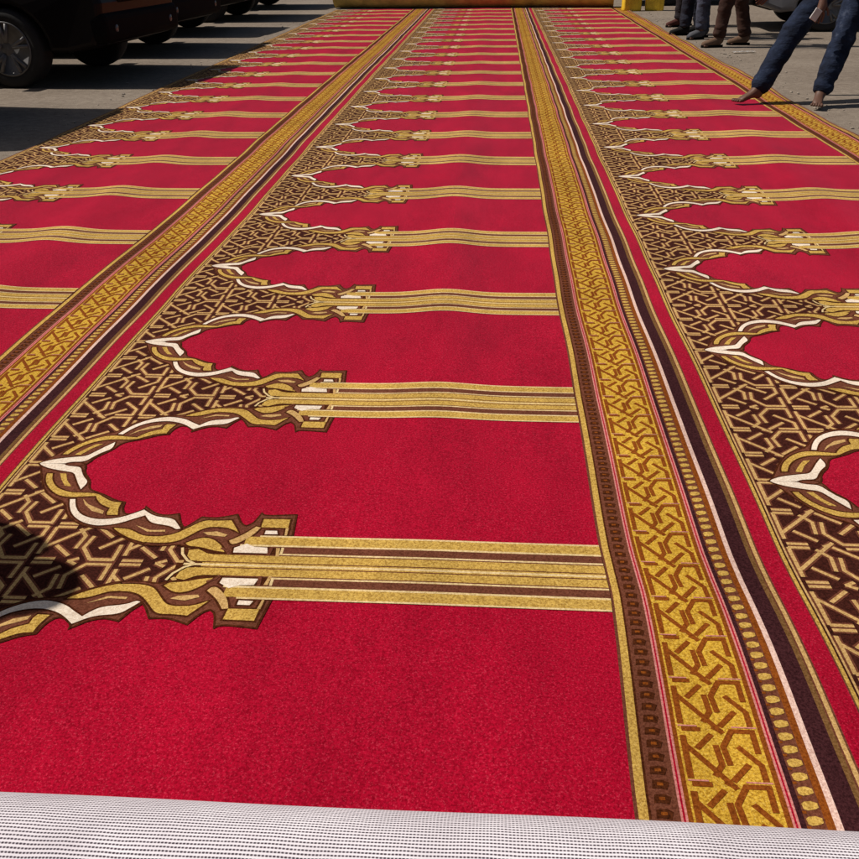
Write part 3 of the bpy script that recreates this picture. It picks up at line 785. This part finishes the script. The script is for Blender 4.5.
# the barefoot man at the right edge, leaning forward with his weight back; frame: +x ahead = world -x
ox, oy = 2.24, 7.62
def wl(X, Y, Z): return (-(X-ox), -(Y-oy), Z)           # world to his frame (turned half round)
J = {'pelvis': wl(2.74, 7.95, .90), 'chest': wl(2.50, 7.93, 1.20), 'neck': wl(2.36, 7.92, 1.36), 'head': wl(2.28, 7.91, 1.48), 'look': (1, 0, -.25),
     'shL': wl(2.44, 7.74, 1.27), 'elL': wl(2.45, 7.66, .98), 'wrL': wl(2.42, 7.60, .74), 'shR': wl(2.44, 8.12, 1.27), 'elR': wl(2.36, 8.22, .99), 'wrR': wl(2.2, 8.2, .80),
     'hipR': wl(2.62, 8.03, .86), 'knR': wl(2.30, 7.83, .50), 'anR': wl(2.055, 7.66, .092), 'toeR': wl(1.84, 7.60, .02),
     'hipL': wl(2.78, 7.86, .86), 'knL': wl(2.66, 7.70, .50), 'anL': wl(2.50, 7.53, .092), 'toeL': wl(2.42, 7.33, .02)}
man = person((ox, oy, .012), math.pi, J, cloth('dark_shirt', (.02, .022, .03)), denim2, trim, 'barefoot man in dark blue jeans stepping on the gold edge of the carpet', bare=True, legw=1.13)
# folded paper in his hanging hand
bm = bmesh.new(); box(bm, (0, 0, 0), (.055, .012, .085), .004, 2, Matrix.Rotation(.5, 3, 'Y')); pp = bmobj('folded_paper', bm, solid('grubby_paper', (.5, .47, .45), .8))
pp.location = (2.375, 7.565, .655); tag(pp, 'small pale folded paper held in the hanging hand of the barefoot man', 'paper')
G2 = 'bystanders standing right of the carpet'
person((2.82, 11.98, 0), math.radians(184), stand(.19, .0, wide=.10), cloth('rust_shirt', (.16, .05, .04)), cloth('brown_trousers', (.045, .022, .016), .7, .5), cloth('tan_suede', (.14, .085, .055), .3), 'person in dark brown trousers and tan shoes, nearest of the bystanders', G2)
person((2.66, 12.95, 0), math.radians(200), stand(.08, .0, wide=.09), cloth('grey_shirt', (.15, .15, .17)), cloth('washed_blue_jeans', (.06, .068, .10), .9, .7), cloth('grey_trainers', (.08, .08, .09)), 'person in faded grey blue jeans standing just behind the brown trousers', G2)
person((2.62, 13.45, 0), math.radians(175), stand(.10, .0, wide=.09), cloth('black_shirt', (.02, .02, .022)), cloth('navy_trousers', (.020, .022, .034), .8, .6), cloth('black_boots', (.010, .009, .009), .2), 'person in navy trousers and black boots, third of the bystanders', G2)
person((2.74, 14.75, 0), math.radians(190), stand(.10, .0, wide=.09), cloth('maroon_shirt', (.08, .02, .02)), cloth('charcoal_trousers', (.025, .020, .022), .7, .5), cloth('red_brown_shoes', (.075, .025, .020), .3), 'person in charcoal trousers and reddish brown shoes, farthest of the bystanders', G2)
person((-2.38, 1.60, .012), math.radians(-60), stand(.07, .0, wide=.09), cloth('white_shirt', (.6, .58, .55)), cloth('black_trousers', (.02, .02, .022), .7, .5), trim, 'person standing on the left row of the carpet, head shadow on the lattice', None)

# litter on the tarmac
pap = solid('litter_paper', (.62, .58, .54), .85, 0, .3, 20)
for (x, y, a, l, lb) in ((2.80, 11.25, .2, .26, 'white paper strip lying on the tarmac in front of the tan shoes'), (3.33, 11.5, .9, .09, 'small white paper scrap lying on the tarmac behind the jeans')):
    bm = bmesh.new(); n = 8
    top = [[bm.verts.new(((i/n-.5)*l, (j/3-.5)*.07, .006+.012*abs(math.sin(i*1.3+j)))) for i in range(n+1)] for j in range(4)]
    for j in range(3):
        for i in range(n): bm.faces.new((top[j][i], top[j][i+1], top[j+1][i+1], top[j+1][i]))
    r = bmesh.ops.solidify(bm, geom=bm.faces[:], thickness=.002)
    o = bmobj('paper_scrap', bm, pap); o.location = (x, y, .003); o.rotation_euler.z = a; tag(o, lb, 'litter', 'paper scraps on the tarmac')

# loose grit swept against the carpet's edges
bm = bmesh.new(); rg = random.Random(3)
for k in range(340):
    left = k % 4 == 0
    y = rg.uniform(5.5, 17.5); x = (-3.12-abs(rg.gauss(0, .25))) if left else (2.46+abs(rg.gauss(0, .22)))
    s = rg.choice((.004, .005, .006, .008, .013))
    q = bmesh.ops.create_icosphere(bm, subdivisions=1, radius=s)
    for v_ in q['verts']: v_.co = Vector((v_.co.x*rg.uniform(.7, 1.3)+x, v_.co.y*rg.uniform(.7, 1.3)+y, v_.co.z*.6+s*.4))
tag(bmobj('grit', bm, solid('pale_grit', (.30, .25, .20), .9, 0, .4, 30)), kind='stuff')
